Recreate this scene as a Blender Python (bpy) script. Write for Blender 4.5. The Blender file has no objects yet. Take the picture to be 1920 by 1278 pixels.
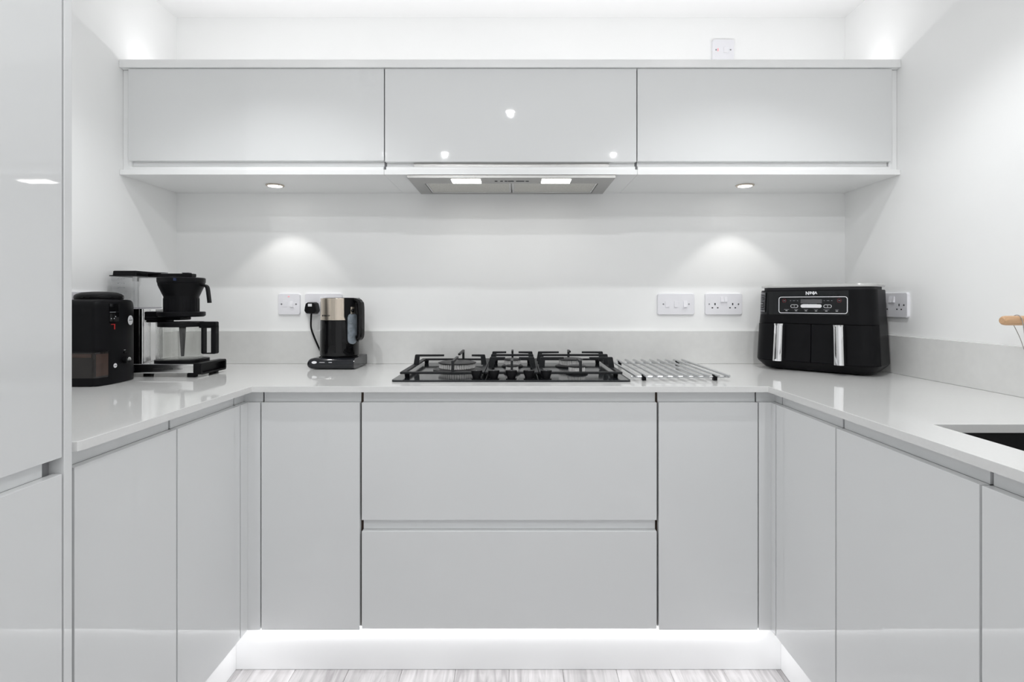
import bpy, bmesh, math, random
from mathutils import Vector, Matrix
PI = math.pi
R_ = math.radians
C = bpy.context.scene.collection
sc = bpy.context.scene

# ------------------------------------------------------------------ camera
cam = bpy.data.cameras.new('camera')
cam.lens = 1028/1920*36; cam.sensor_width = 36; cam.sensor_fit = 'HORIZONTAL'
cam.shift_x = -6/1920; cam.shift_y = -73/1920
cam.clip_start = 0.02; cam.clip_end = 60
co = bpy.data.objects.new('camera', cam); C.objects.link(co)
co.location = (0, 0, 1.155); co.rotation_euler = (PI/2, 0, 0)
sc.camera = co

# ------------------------------------------------------------------ world: even daylight of the open-plan room behind
w = bpy.data.worlds.new('world'); sc.world = w; w.use_nodes = True
w.node_tree.nodes['Background'].inputs[0].default_value = (0.975, 0.987, 0.995, 1)
w.node_tree.nodes['Background'].inputs[1].default_value = 0.80

sc.view_settings.view_transform = 'Standard'
sc.view_settings.look = 'None'
sc.view_settings.exposure = 0.06
sc.view_settings.gamma = 1.0
sc.view_settings.use_curve_mapping = False
sc.cycles.max_bounces = 14
sc.cycles.diffuse_bounces = 8
sc.cycles.transparent_max_bounces = 24
sc.cycles.caustics_reflective = False
sc.cycles.caustics_refractive = False

DOWNLIGHT_W = 21.0      # ceiling downlights
SPOT_W = 2.2           # spots under the wall cabinets
HOOD_W = 0.12          # lamps of the extractor
TOPLED = 3.5           # strip on top of the wall cabinets (W)
PLINTH_LED = 0.78       # strips above the plinths (W per metre)

# ------------------------------------------------------------------ helpers
def mat(name, col, rough=0.5, metal=0.0, spec=0.5, coat=0.0, noise=0.0, nscale=8.0, bump=0.0, bscale=200.0, stretch=None, emit=None, estr=0.0, trans=0.0, ior=1.5):
    m = bpy.data.materials.new(name); m.use_nodes = True
    nt = m.node_tree; b = nt.nodes['Principled BSDF']
    b.inputs['Base Color'].default_value = (*col, 1)
    b.inputs['Roughness'].default_value = rough
    b.inputs['Metallic'].default_value = metal
    b.inputs['Specular IOR Level'].default_value = spec
    b.inputs['Coat Weight'].default_value = coat
    b.inputs['Coat Roughness'].default_value = 0.02
    b.inputs['Transmission Weight'].default_value = trans
    b.inputs['IOR'].default_value = ior
    if emit:
        b.inputs['Emission Color'].default_value = (*emit, 1)
        b.inputs['Emission Strength'].default_value = estr
    tc = nt.nodes.new('ShaderNodeTexCoord'); mp = nt.nodes.new('ShaderNodeMapping')
    nt.links.new(tc.outputs['Object'], mp.inputs['Vector'])
    if stretch: mp.inputs['Scale'].default_value = stretch
    if noise > 0:
        n = nt.nodes.new('ShaderNodeTexNoise'); n.inputs['Scale'].default_value = nscale; n.inputs['Detail'].default_value = 5
        nt.links.new(mp.outputs['Vector'], n.inputs['Vector'])
        r = nt.nodes.new('ShaderNodeValToRGB')
        r.color_ramp.elements[0].color = (*[c*(1-noise) for c in col], 1)
        r.color_ramp.elements[1].color = (*[min(1, c*(1+noise)) for c in col], 1)
        r.color_ramp.elements[0].position = 0.3; r.color_ramp.elements[1].position = 0.7
        nt.links.new(n.outputs['Fac'], r.inputs['Fac']); nt.links.new(r.outputs['Color'], b.inputs['Base Color'])
    if bump > 0:
        n = nt.nodes.new('ShaderNodeTexNoise'); n.inputs['Scale'].default_value = bscale
        nt.links.new(mp.outputs['Vector'], n.inputs['Vector'])
        bp = nt.nodes.new('ShaderNodeBump'); bp.inputs['Strength'].default_value = 1.0; bp.inputs['Distance'].default_value = bump
        nt.links.new(n.outputs['Fac'], bp.inputs['Height']); nt.links.new(bp.outputs['Normal'], b.inputs['Normal'])
    return m

def thin_clear(name, tint, gloss):
    m = bpy.data.materials.new(name); m.use_nodes = True
    nt = m.node_tree; nt.nodes.remove(nt.nodes['Principled BSDF'])
    out = nt.nodes['Material Output']
    t = nt.nodes.new('ShaderNodeBsdfTransparent'); t.inputs[0].default_value = (*tint, 1)
    g = nt.nodes.new('ShaderNodeBsdfGlossy'); g.inputs['Roughness'].default_value = 0.03; g.inputs[0].default_value = (1, 1, 1, 1)
    f = nt.nodes.new('ShaderNodeLayerWeight'); f.inputs[0].default_value = gloss
    pw = nt.nodes.new('ShaderNodeMath'); pw.operation = 'POWER'; pw.inputs[1].default_value = 3.0
    ml = nt.nodes.new('ShaderNodeMath'); ml.operation = 'MULTIPLY_ADD'; ml.inputs[1].default_value = 0.7; ml.inputs[2].default_value = 0.035
    nt.links.new(f.outputs['Facing'], pw.inputs[0]); nt.links.new(pw.outputs[0], ml.inputs[0])
    x = nt.nodes.new('ShaderNodeMixShader')
    nt.links.new(ml.outputs[0], x.inputs[0]); nt.links.new(t.outputs[0], x.inputs[1]); nt.links.new(g.outputs[0], x.inputs[2])
    nt.links.new(x.outputs[0], out.inputs['Surface'])
    return m

M = {}
M['wall'] = mat('wall_paint', (0.89, 0.893, 0.89), 0.55, spec=0.25, noise=0.012, nscale=3, bump=0.0)
M['ceiling'] = mat('ceiling_paint', (0.86, 0.86, 0.86), 0.8, spec=0.2, noise=0.01, nscale=3)
M['gloss'] = mat('white_gloss_lacquer', (0.735, 0.743, 0.746), 0.025, spec=0.5, noise=0.006, nscale=1.5, bump=0.00006, bscale=26)
M['glossup'] = M['gloss']
M['matt'] = mat('white_cabinet_board', (0.88, 0.885, 0.885), 0.28, spec=0.45, noise=0.006)
M['rail'] = mat('white_metal_rail', (0.79, 0.80, 0.805), 0.07, spec=0.5, noise=0.006)
M['board_edge'] = mat('raw_board_edge', (0.10, 0.07, 0.055), 0.8, noise=0.15, nscale=60)
M['carcass_grey'] = mat('grey_carcass', (0.28, 0.28, 0.29), 0.7, noise=0.03)
M['plinth'] = mat('white_plinth_board', (0.84, 0.845, 0.85), 0.18, spec=0.5, noise=0.005)
M['quartz'] = mat('pale_grey_quartz', (0.75, 0.75, 0.742), 0.06, spec=0.55, noise=0.012, nscale=160)
M['upstand'] = mat('pale_grey_quartz_upstand', (0.71, 0.71, 0.70), 0.12, spec=0.5, noise=0.02, nscale=40)
M['steel'] = mat('brushed_steel', (0.42, 0.415, 0.405), 0.33, 1.0, noise=0.08, nscale=30, stretch=(1, 30, 30))
M['champagne'] = mat('warm_brushed_steel', (0.68, 0.60, 0.51), 0.27, 1.0, noise=0.05, nscale=20, stretch=(10, 10, 0.3))
M['alu'] = mat('polished_aluminium', (0.80, 0.80, 0.80), 0.17, 1.0, noise=0.02, nscale=20)
M['chrome'] = mat('chrome', (0.85, 0.85, 0.86), 0.06, 1.0, noise=0.01)
M['rod'] = mat('satin_steel_rod', (0.62, 0.63, 0.64), 0.3, 1.0, noise=0.03, nscale=30)
M['mesh'] = mat('aluminium_grease_mesh', (0.62, 0.61, 0.57), 0.5, 0.5, noise=0.22, nscale=420)
M['black'] = mat('satin_black_plastic', (0.0055, 0.0055, 0.0065), 0.42, spec=0.13, noise=0.1, nscale=30, bump=0.00004, bscale=900)
M['blackgrind'] = mat('matt_black_painted_metal', (0.0045, 0.0045, 0.0055), 0.45, spec=0.12, noise=0.1, nscale=30)
M['blackgloss'] = mat('glossy_black', (0.004, 0.004, 0.0045), 0.05, spec=0.33, noise=0.05)
M['kettlebase'] = mat('glossy_anthracite', (0.010, 0.011, 0.014), 0.08, spec=0.5, noise=0.05)
M['iron'] = mat('black_cast_iron', (0.010, 0.011, 0.0125), 0.45, spec=0.3, noise=0.25, nscale=80, bump=0.0002, bscale=400)
M['hobglass'] = mat('black_enamel_hob', (0.010, 0.012, 0.014), 0.10, spec=0.45, noise=0.1)
M['cap'] = mat('black_burner_cap', (0.014, 0.014, 0.015), 0.4, spec=0.3, noise=0.2, nscale=90)
M['crown'] = mat('cast_aluminium_burner', (0.80, 0.79, 0.78), 0.3, 0.35, noise=0.08, nscale=120)
M['plastic'] = mat('white_socket_plastic', (0.80, 0.795, 0.83), 0.25, spec=0.5, noise=0.005)
M['dark'] = mat('dark_slot', (0.02, 0.02, 0.025), 0.6, noise=0.05)
M['screw'] = mat('screw_head', (0.35, 0.35, 0.37), 0.3, 1.0, noise=0.05)
M['pink'] = mat('red_neon', (0.85, 0.35, 0.38), 0.3, noise=0.02, emit=(1, 0.3, 0.35), estr=0.25)
M['ledglow'] = mat('led_diffuser', (1, 1, 1), 0.5, emit=(1, 1, 1), estr=14)
M['lampglow'] = mat('lamp_lens', (1, 1, 1), 0.5, emit=(1, 0.985, 0.95), estr=9)
M['ceilglow'] = mat('downlight_lens', (1, 1, 1), 0.5, emit=(1, 0.99, 0.97), estr=70)
M['clear'] = thin_clear('clear_tank_plastic', (0.95, 0.952, 0.955), 0.4)
M['glass'] = thin_clear('carafe_glass', (0.965, 0.968, 0.962), 0.4)
M['tankfloor'] = thin_clear('grey_tank_floor', (0.72, 0.71, 0.74), 0.5)
M['window'] = mat('smoky_water_gauge', (0.20, 0.23, 0.26), 0.12, spec=0.6, noise=0.25, nscale=60)
M['mark'] = mat('grey_print', (0.25, 0.26, 0.28), 0.5, noise=0.02)
M['print'] = mat('dark_print', (0.02, 0.02, 0.02), 0.5, noise=0.02)
M['white'] = mat('white_print', (0.75, 0.75, 0.77), 0.4, noise=0.02)
M['panelglass'] = mat('dark_panel', (0.008, 0.009, 0.010), 0.12, spec=0.35, noise=0.1, nscale=12)
M['display'] = mat('grey_display', (0.085, 0.085, 0.09), 0.35, noise=0.05)
M['red'] = mat('red_print', (0.45, 0.02, 0.02), 0.4, noise=0.03)
M['dimred'] = mat('dim_red_print', (0.16, 0.015, 0.02), 0.4, noise=0.03)
M['smoke'] = mat('smoky_brown_bin', (0.014, 0.012, 0.011), 0.12, spec=0.5, noise=0.3, nscale=20)
M['smokeband'] = mat('brown_tinted_plastic', (0.045, 0.026, 0.020), 0.2, spec=0.5, noise=0.15, nscale=25)
M['fryertop'] = mat('light_grey_lid_top', (0.58, 0.58, 0.57), 0.2, 0.45, noise=0.03)
M['sink'] = mat('black_granite_sink', (0.010, 0.010, 0.011), 0.45, noise=0.3, nscale=200)
M['wood'] = mat('pale_oak_dowel', (0.60, 0.37, 0.21), 0.5, noise=0.16, nscale=10, stretch=(2, 30, 30))
M['cord'] = mat('grey_cotton_cord', (0.38, 0.36, 0.35), 0.9, noise=0.1, nscale=300)
M['blue'] = mat('blue_print', (0.01, 0.02, 0.07), 0.4, noise=0.05)

# floor planks: colour varies with each plank
def plank_mat():
    m = bpy.data.materials.new('whitewashed_oak_laminate'); m.use_nodes = True
    nt = m.node_tree; b = nt.nodes['Principled BSDF']; b.inputs['Roughness'].default_value = 0.38
    tc = nt.nodes.new('ShaderNodeTexCoord'); mp = nt.nodes.new('ShaderNodeMapping'); mp.inputs['Scale'].default_value = (17, 1.5, 1)
    oi = nt.nodes.new('ShaderNodeObjectInfo'); ad = nt.nodes.new('ShaderNodeVectorMath'); ad.operation = 'ADD'
    mu = nt.nodes.new('ShaderNodeMath'); mu.operation = 'MULTIPLY'; mu.inputs[1].default_value = 37
    nt.links.new(oi.outputs['Random'], mu.inputs[0]); nt.links.new(mu.outputs[0], ad.inputs[1])
    nt.links.new(tc.outputs['Object'], ad.inputs[0]); nt.links.new(ad.outputs[0], mp.inputs['Vector'])
    n = nt.nodes.new('ShaderNodeTexNoise'); n.inputs['Scale'].default_value = 1.6; n.inputs['Detail'].default_value = 8; n.inputs['Distortion'].default_value = 2.2
    nt.links.new(mp.outputs['Vector'], n.inputs['Vector'])
    r = nt.nodes.new('ShaderNodeValToRGB')
    r.color_ramp.elements[0].position = 0.28; r.color_ramp.elements[0].color = (0.33, 0.315, 0.32, 1)
    r.color_ramp.elements[1].position = 0.62; r.color_ramp.elements[1].color = (0.57, 0.555, 0.56, 1)
    nt.links.new(n.outputs['Fac'], r.inputs['Fac'])
    h = nt.nodes.new('ShaderNodeHueSaturation'); mr = nt.nodes.new('ShaderNodeMapRange')
    mr.inputs['To Min'].default_value = 0.78; mr.inputs['To Max'].default_value = 0.98
    nt.links.new(oi.outputs['Random'], mr.inputs['Value']); nt.links.new(mr.outputs[0], h.inputs['Value'])
    nt.links.new(r.outputs['Color'], h.inputs['Color']); nt.links.new(h.outputs['Color'], b.inputs['Base Color'])
    bp = nt.nodes.new('ShaderNodeBump'); bp.inputs['Distance'].default_value = 0.0004
    nt.links.new(n.outputs['Fac'], bp.inputs['Height']); nt.links.new(bp.outputs['Normal'], b.inputs['Normal'])
    return m
M['plank'] = plank_mat()

def BM(): return bmesh.new()
def box(bm, x0, y0, z0, x1, y1, z1, bev=0.0, seg=2, edges=None):
    t = bmesh.new()
    bmesh.ops.create_cube(t, size=1)
    for v in t.verts:
        v.co = Vector(((x0+x1)/2 + v.co.x*abs(x1-x0), (y0+y1)/2 + v.co.y*abs(y1-y0), (z0+z1)/2 + v.co.z*abs(z1-z0)))
    if bev > 0:
        bmesh.ops.bevel(t, geom=[e for e in t.edges if edges is None or edges(e)], offset=bev, segments=seg, profile=0.5, affect='EDGES', clamp_overlap=True)
    join(bm, t); return bm
def join(bm, t, mtx=None):
    if mtx is not None: t.transform(mtx)
    me = bpy.data.meshes.new('tmp'); t.to_mesh(me); bm.from_mesh(me); bpy.data.meshes.remove(me); t.free()
def loft(bm, rings, cap0=True, cap1=True):
    rv = [[bm.verts.new(p) for p in r] for r in rings]
    n = len(rv[0])
    for a, b in zip(rv, rv[1:]):
        for i in range(n):
            j = (i+1) % n
            bm.faces.new((a[i], a[j], b[j], b[i]))
    if cap0: bm.faces.new(list(reversed(rv[0])))
    if cap1: bm.faces.new(rv[-1])
    return bm
def lathe(bm, prof, cx=0, cy=0, n=40, mtx=None, cap=True):
    t = bmesh.new()
    rings = [[(cx+r*math.cos(2*PI*i/n), cy+r*math.sin(2*PI*i/n), z) for i in range(n)] for r, z in prof]
    loft(t, rings, cap, cap)
    join(bm, t, mtx); return bm
def prism(bm, pts, a0, a1, axis='z', bev=0.0):
    f = {'z': lambda p, a: (p[0], p[1], a), 'x': lambda p, a: (a, p[0], p[1]), 'y': lambda p, a: (p[0], a, p[1])}[axis]
    t = bmesh.new(); loft(t, [[f(p, a0) for p in pts], [f(p, a1) for p in pts]])
    if bev > 0: bmesh.ops.bevel(t, geom=[e for e in t.edges if e.calc_face_angle(0) > 0.9], offset=bev, segments=2, profile=0.5, affect='EDGES', clamp_overlap=True)
    join(bm, t); return bm
def tube(bm, pts, r, n=10, closed_ends=True):
    pts = [Vector(p) for p in pts]; rings = []
    up = Vector((0.123, 0.317, 0.94)).normalized()
    for i, p in enumerate(pts):
        d = (pts[min(i+1, len(pts)-1)] - pts[max(i-1, 0)]).normalized()
        a = d.cross(up)
        if a.length < 1e-3: a = d.cross(Vector((1, 0, 0)))
        a.normalize(); b = d.cross(a).normalized()
        rr = r[i] if isinstance(r, (list, tuple)) else r
        rings.append([p + a*rr*math.cos(2*PI*k/n) + b*rr*math.sin(2*PI*k/n) for k in range(n)])
    loft(bm, rings); return bm
def rrect(w, h, r, n=6, cx=0, cy=0):
    pts = []
    for sx, sy, a0 in ((1, 1, 0), (-1, 1, 90), (-1, -1, 180), (1, -1, 270)):
        for i in range(n+1):
            a = R_(a0 + 90*i/n)
            pts.append((cx + sx*(w/2-r) + r*math.cos(a), cy + sy*(h/2-r) + r*math.sin(a)))
    return pts
def smoothpath(pts, k=6):
    P = [Vector(p) for p in pts]; out = []
    for i in range(len(P)-1):
        p0, p1, p2, p3 = P[max(i-1, 0)], P[i], P[i+1], P[min(i+2, len(P)-1)]
        for j in range(k):
            t = j/k
            out.append(0.5*((2*p1)+(-p0+p2)*t+(2*p0-5*p1+4*p2-p3)*t*t+(-p0+3*p1-3*p2+p3)*t**3))
    out.append(P[-1]); return out

def link(name, bm, m, parent=None, world=None, smooth=35):
    """One mesh object; if `world` the mesh is given in world coordinates and moved into the frame of its thing."""
    bmesh.ops.recalc_face_normals(bm, faces=bm.faces[:])
    me = bpy.data.meshes.new(name)
    if world is not None: bm.transform(Matrix.Translation(-Vector(world)))
    bm.to_mesh(me); bm.free()
    if smooth:
        for p in me.polygons: p.use_smooth = True
        me.set_sharp_from_angle(angle=R_(smooth))
    me.materials.append(M[m])
    o = bpy.data.objects.new(name, me); C.objects.link(o)
    if smooth:
        wn = o.modifiers.new('weighted_normal', 'WEIGHTED_NORMAL'); wn.keep_sharp = True; wn.weight = 100
    if parent is not None: o.parent = parent
    return o
class Thing:
    def __init__(s, name, label, cat, loc, rotz=0, group=None, kind=None):
        s.o = bpy.data.objects.new(name, None); C.objects.link(s.o)
        s.o.empty_display_size = 0.05
        s.o.location = loc; s.o.rotation_euler = (0, 0, rotz); s.loc = Vector(loc)
        if label: s.o['label'] = label
        if cat: s.o['category'] = cat
        if group: s.o['group'] = group
        if kind: s.o['kind'] = kind
    def part(s, name, bm, m, parent=None, world=True, label=None, smooth=35):
        o = link(name, bm, m, parent if parent is not None else s.o, s.loc if world else None, smooth)
        if label: o['label'] = label
        return o
def single(name, bm, m, label, cat, loc, group=None, smooth=35):
    o = link(name, bm, m, None, loc, smooth); o.location = loc
    o['label'] = label; o['category'] = cat
    if group: o['group'] = group
    return o
def struct(name, bm, m, label=None):
    o = link(name, bm, m); o['kind'] = 'structure'
    if label: o['label'] = label
    return o
def text_bm(body, size, mtx, extrude=0.0002, bold=0.0, align='CENTER', sx=1.0):
    cu = bpy.data.curves.new('t', 'FONT'); cu.body = body; cu.size = size; cu.extrude = extrude; cu.align_x = align; cu.align_y = 'CENTER'
    cu.offset = bold; cu.resolution_u = 3
    o = bpy.data.objects.new('t', cu); C.objects.link(o)
    dg = bpy.context.evaluated_depsgraph_get()
    me = bpy.data.meshes.new_from_object(o.evaluated_get(dg))
    bm = bmesh.new(); bm.from_mesh(me)
    bm.transform(mtx @ Matrix.Diagonal((sx, 1, 1, 1)))
    bpy.data.objects.remove(o); bpy.data.meshes.remove(me); bpy.data.curves.remove(cu)
    return bm
FRONT = Matrix.Rotation(PI/2, 4, 'X')      # text lying in xz, facing -y
def T(x, y, z): return Matrix.Translation((x, y, z))

# ------------------------------------------------------------------ room
XL, XR, YB, ZC = -1.408, 1.371, 2.28, 2.337
YR = -1.6
WT, WB = 0.90, 0.882       # worktop top and underside
b = BM(); box(b, XL-0.1, YB, -0.02, XR+0.1, YB+0.1, ZC+0.05); struct('wall_back', b, 'wall', 'white painted back wall behind the hob')
b = BM(); box(b, XL-0.1, YR, -0.02, XL, YB, ZC+0.05); struct('wall_left', b, 'wall', 'white painted left wall')
b = BM(); box(b, XR, YR, -0.02, XR+0.1, YB, ZC+0.05); struct('wall_right', b, 'wall', 'white painted right wall')
b = BM(); box(b, XL-0.1, YR, ZC, XR+0.1, YB, ZC+0.08); struct('ceiling', b, 'ceiling', 'plain white ceiling')
b = BM(); box(b, XL-0.1, YR-1.5, -0.06, XR+0.1, YB+0.1, -0.012)
floor = struct('floor', b, 'dark', 'pale whitewashed oak plank floor')
random.seed(4)
PW = 0.168
k = 0; meshes = {}
x = -1.408 - 0.123
i = 0
while x < XR:
    off = [0.0, 0.75, 0.35, 1.0, 0.55][i % 5]
    y = 2.28
    first = True
    while y > YR-1.4:
        L = (1.28 - off) if first and off > 0 else 1.28
        first = False
        y0 = max(y-L, YR-1.5)
        key = round(y-y0, 3)
        if key not in meshes:
            bb = BM(); box(bb, 0.0003, 0.0003, -0.012, PW-0.0003, key-0.0003, 0.0, 0.0009, 1)
            o = link('plank', bb, 'plank', floor); meshes[key] = o.data
        else:
            o = bpy.data.objects.new('plank', meshes[key]); C.objects.link(o); o.parent = floor
        o.location = (x, y0, 0)
        y = y0
    x += PW; i += 1

# ------------------------------------------------------------------ worktop (U shape with a sink opening)
def cell_slab(xs, ys, keep, z0, z1):
    bm = bmesh.new(); vt = {}
    def V(i, j, z):
        if (i, j, z) not in vt: vt[(i, j, z)] = bm.verts.new((xs[i], ys[j], z))
        return vt[(i, j, z)]
    for i in range(len(xs)-1):
        for j in range(len(ys)-1):
            if not keep(i, j): continue
            bm.faces.new((V(i, j, z1), V(i+1, j, z1), V(i+1, j+1, z1), V(i, j+1, z1)))
            bm.faces.new((V(i, j, z0), V(i, j+1, z0), V(i+1, j+1, z0), V(i+1, j, z0)))
            for (di, dj, a, c) in ((-1, 0, (i, j), (i, j+1)), (1, 0, (i+1, j), (i+1, j+1)), (0, -1, (i, j), (i+1, j)), (0, 1, (i, j+1), (i+1, j+1))):
                ni, nj = i+di, j+dj
                if 0 <= ni < len(xs)-1 and 0 <= nj < len(ys)-1 and keep(ni, nj): continue
                bm.faces.new((V(*a, z0), V(*c, z0), V(*c, z1), V(*a, z1)))
    return bm
xs = [XL+0.001, -0.798, 0.766, 0.873, 1.255, XR-0.001]
ys = [-0.55, 0.66, 1.0, 1.145, 1.66, YB-0.001]
def keep(i, j):
    if j == 4: return True
    if i == 0: return j >= 2
    if i == 1: return False
    if i == 3 and j in (1, 2): return False
    return True
b = cell_slab(xs, ys, keep, WB, WT)
bmesh.ops.recalc_face_normals(b, faces=b.faces[:])
ce = [e for e in b.edges if all(abs(v.co.x+0.798) < 1e-4 and abs(v.co.y-1.0) < 1e-4 for v in e.verts)]
bmesh.ops.bevel(b, geom=ce, offset=0.012, segments=2, profile=0.5, affect='EDGES')
bmesh.ops.bevel(b, geom=[e for e in b.edges if len(e.link_faces) == 2 and e.calc_face_angle(0) > 1.2 and all(v.co.z > WT-1e-4 for v in e.verts)], offset=0.0015, segments=2, profile=0.5, affect='EDGES')
single('worktop', b, 'quartz', 'U-shaped pale grey quartz worktop running round three walls', 'worktop', (0, 1.97, WB))

UT = 1.036
t = Thing('upstand', 'low grey quartz upstand along the foot of the back wall', 'upstand', (0, 2.27, WT), group='quartz upstands')
b = BM(); box(b, XL+0.019, YB-0.018, WT+0.0003, XR-0.019, YB-0.0005, UT, 0.001, 1); t.part('slab', b, 'upstand')
t = Thing('upstand', 'low grey quartz upstand along the left wall behind the coffee grinder', 'upstand', (XL+0.01, 1.6, WT), group='quartz upstands')
b = BM(); box(b, XL+0.0005, 1.0, WT+0.0003, XL+0.018, YB-0.0005, UT, 0.001, 1); t.part('slab', b, 'upstand')
t = Thing('upstand', 'low grey quartz upstand along the right wall beside the sink', 'upstand', (XR-0.01, 1.0, WT), group='quartz upstands')
b = BM(); box(b, XR-0.018, -0.55, WT+0.0003, XR-0.0005, YB-0.0005, UT, 0.001, 1); t.part('slab', b, 'upstand')

# undermounted sink
t = Thing('undermount_sink', 'black composite sink bowl set under the worktop on the right', 'sink', (1.064, 0.9, 0.69))
b = BM()
box(b, 0.853, 0.64, 0.69, 1.275, 1.165, 0.702)
box(b, 0.853, 0.64, 0.702, 0.868, 1.165, WB-0.0006); box(b, 1.26, 0.64, 0.702, 1.275, 1.165, WB-0.0006)
box(b, 0.868, 0.64, 0.702, 1.26, 0.655, WB-0.0006); box(b, 0.868, 1.150, 0.702, 1.26, 1.165, WB-0.0006)
t.part('bowl', b, 'sink')
b = BM(); lathe(b, [(0.04, 0.7022), (0.045, 0.704), (0.03, 0.7045), (0.028, 0.703)], 1.064, 0.9, 24); t.part('waste', b, 'chrome')

# ------------------------------------------------------------------ base cabinets
DF, LF, RF = 1.68, -0.82, 0.784        # planes of the door fronts: back, left and right run
MAPS = {'B': lambda u, v, z: (u, DF+v, z), 'L': lambda u, v, z: (LF-v, u, z), 'R': lambda u, v, z: (RF+v, u, z)}
def mbox(bm, mp, u0, v0, z0, u1, v1, z1, bev=0.0):
    a = MAPS[mp](u0, v0, z0); c = MAPS[mp](u1, v1, z1)
    return box(bm, *[min(p, q) for p, q in zip(a, c)], *[max(p, q) for p, q in zip(a, c)], bev)
RAILP = [(0.0196, 0.0), (0.0196, -0.0345), (0.0255, -0.0345), (0.0255, 0.0)]
def rail(bm, mp, u0, u1, ztop, flip=False):
    rings = [[MAPS[mp](u, v, (ztop+dz) if not flip else (ztop-0.0345-dz)) for v, dz in RAILP] for u in (u0, u1)]
    return loft(bm, rings)
ZD0, ZD1 = 0.150, 0.847
def base_unit(mp, u0, u1, label, fronts, depth=0.52, cm='carcass_grey', name='base_cabinet', group=None, gap=0.0025, railgap=0.001):
    """fronts: list of (part name, z0, z1) with a handle rail above each"""
    t = Thing(name, label, 'cabinet', MAPS[mp]((u0+u1)/2, 0.25, ZD0), group=group)
    b = BM(); mbox(b, mp, u0+0.0004, 0.027, ZD0+0.002, u1-0.0004, 0.027+depth, WB-0.001); t.part('carcass', b, cm)
    for pn, z0, z1 in fronts:
        b = BM(); mbox(b, mp, u0+gap, 0.0, z0, u1-gap, 0.019, z1, 0.0012); t.part(pn, b, 'gloss')
        b = BM(); rail(b, mp, u0+gap+railgap, u1-gap-railgap, z1+0.0345); t.part('handle_rail', b, 'rail')
    return t
g = 'handleless white base cabinets'
base_unit('B', -0.7805, -0.4740, 'narrow white gloss cabinet left of the hob drawers, below the kettle', [('door', ZD0, ZD1)], cm='board_edge', group=g)
base_unit('B', -0.4740, 0.4375, 'wide white gloss drawer unit with two deep drawers under the hob', [('drawer_front', 0.487, ZD1), ('drawer_front', ZD0+0.004, 0.4525)], cm='board_edge', name='drawer_unit', gap=0.0035)
base_unit('B', 0.4375, 0.7460, 'narrow white gloss cabinet right of the hob drawers, below the steel rack', [('door', ZD0, ZD1)], cm='board_edge', group=g)
base_unit('L', 1.0175, 1.330, 'white gloss cabinet on the left run next to the tall unit', [('door', ZD0, ZD1)], group=g)
base_unit('L', 1.330, 1.637, 'white gloss cabinet on the left run next to the inner corner', [('door', ZD0, ZD1)], group=g)
base_unit('R', 1.341, 1.650, 'white gloss cabinet on the right run next to the inner corner', [('door', ZD0, ZD1)], group=g)
base_unit('R', 0.924, 1.341, 'wide white gloss cabinet on the right run in front of the sink corner', [('door', ZD0, ZD1)], depth=0.02, group=g)
base_unit('R', 0.424, 0.924, 'white gloss cabinet at the right edge of the picture below the sink', [('door', ZD0, ZD1)], depth=0.02, group=g)
base_unit('R', -0.176, 0.424, 'white gloss cabinet on the right run nearest the camera', [('door', ZD0, ZD1)], group=g)

# inner corner posts
def corner_post(mp, u1, ub0, ub1, label):
    x0, x1 = (LF, ub1) if mp == 'L' else (ub0, RF)
    t = Thing('corner_post', label, 'post', ((x0+x1)/2, DF, ZD0), group='inner corner posts')
    b = BM()
    mbox(b, 'B', x0 if mp == 'R' else x0-0.019, 0.0, ZD0, x1 if mp == 'L' else x1+0.019, 0.019, ZD1, 0.0008); t.part('panel', b, 'gloss')
    b = BM(); mbox(b, mp, u1, 0.0, ZD0, DF-0.0002, 0.019, ZD1, 0.0008); t.part('panel', b, 'gloss')
    b = BM(); rail(b, 'B', x0-0.02 if mp == 'L' else x0, x1 if mp == 'L' else x1+0.02, ZD1+0.0345); t.part('handle_rail', b, 'rail')
    b = BM(); rail(b, mp, u1, DF+0.02, ZD1+0.0345); t.part('handle_rail', b, 'rail')
corner_post('L', 1.6385, LF, -0.7815, 'white gloss post filling the left inner corner of the base units')
corner_post('R', 1.6515, 0.747, RF, 'white gloss post filling the right inner corner of the base units')

# plinths
PB, PL, PR = 1.723, -0.877, 0.835
g = 'white plinths'
t = Thing('plinth', 'white plinth board lit from above, under the hob drawers', 'plinth', (0, PB, 0), group=g)
b = BM(); box(b, PL+0.0002, PB, 0.0008, PR-0.0002, PB+0.016, 0.149, 0.0006, 1); t.part('board', b, 'plinth')
t = Thing('plinth', 'white plinth board under the left run of cabinets', 'plinth', (PL, 1.3, 0), group=g)
b = BM(); box(b, PL-0.016, 0.991, 0.0008, PL, PB+0.016, 0.149, 0.0006, 1); t.part('board', b, 'plinth')
t = Thing('plinth', 'white plinth board under the right run of cabinets', 'plinth', (PR, 1.3, 0), group=g)
b = BM(); box(b, PR, -0.30, 0.0008, PR+0.016, PB+0.016, 0.149, 0.0006, 1); t.part('board', b, 'plinth')

def area_light(name, loc, size_x, size_y, watts, rot, parent=None, col=(1, 1, 1)):
    l = bpy.data.lights.new(name, 'AREA'); l.shape = 'RECTANGLE'; l.size = size_x; l.size_y = size_y; l.energy = watts; l.color = col
    o = bpy.data.objects.new(name, l); C.objects.link(o); o.rotation_euler = rot
    if parent is not None:
        o.parent = parent.o; o.location = Vector(loc) - parent.loc
    else: o.location = loc
    return o
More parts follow.
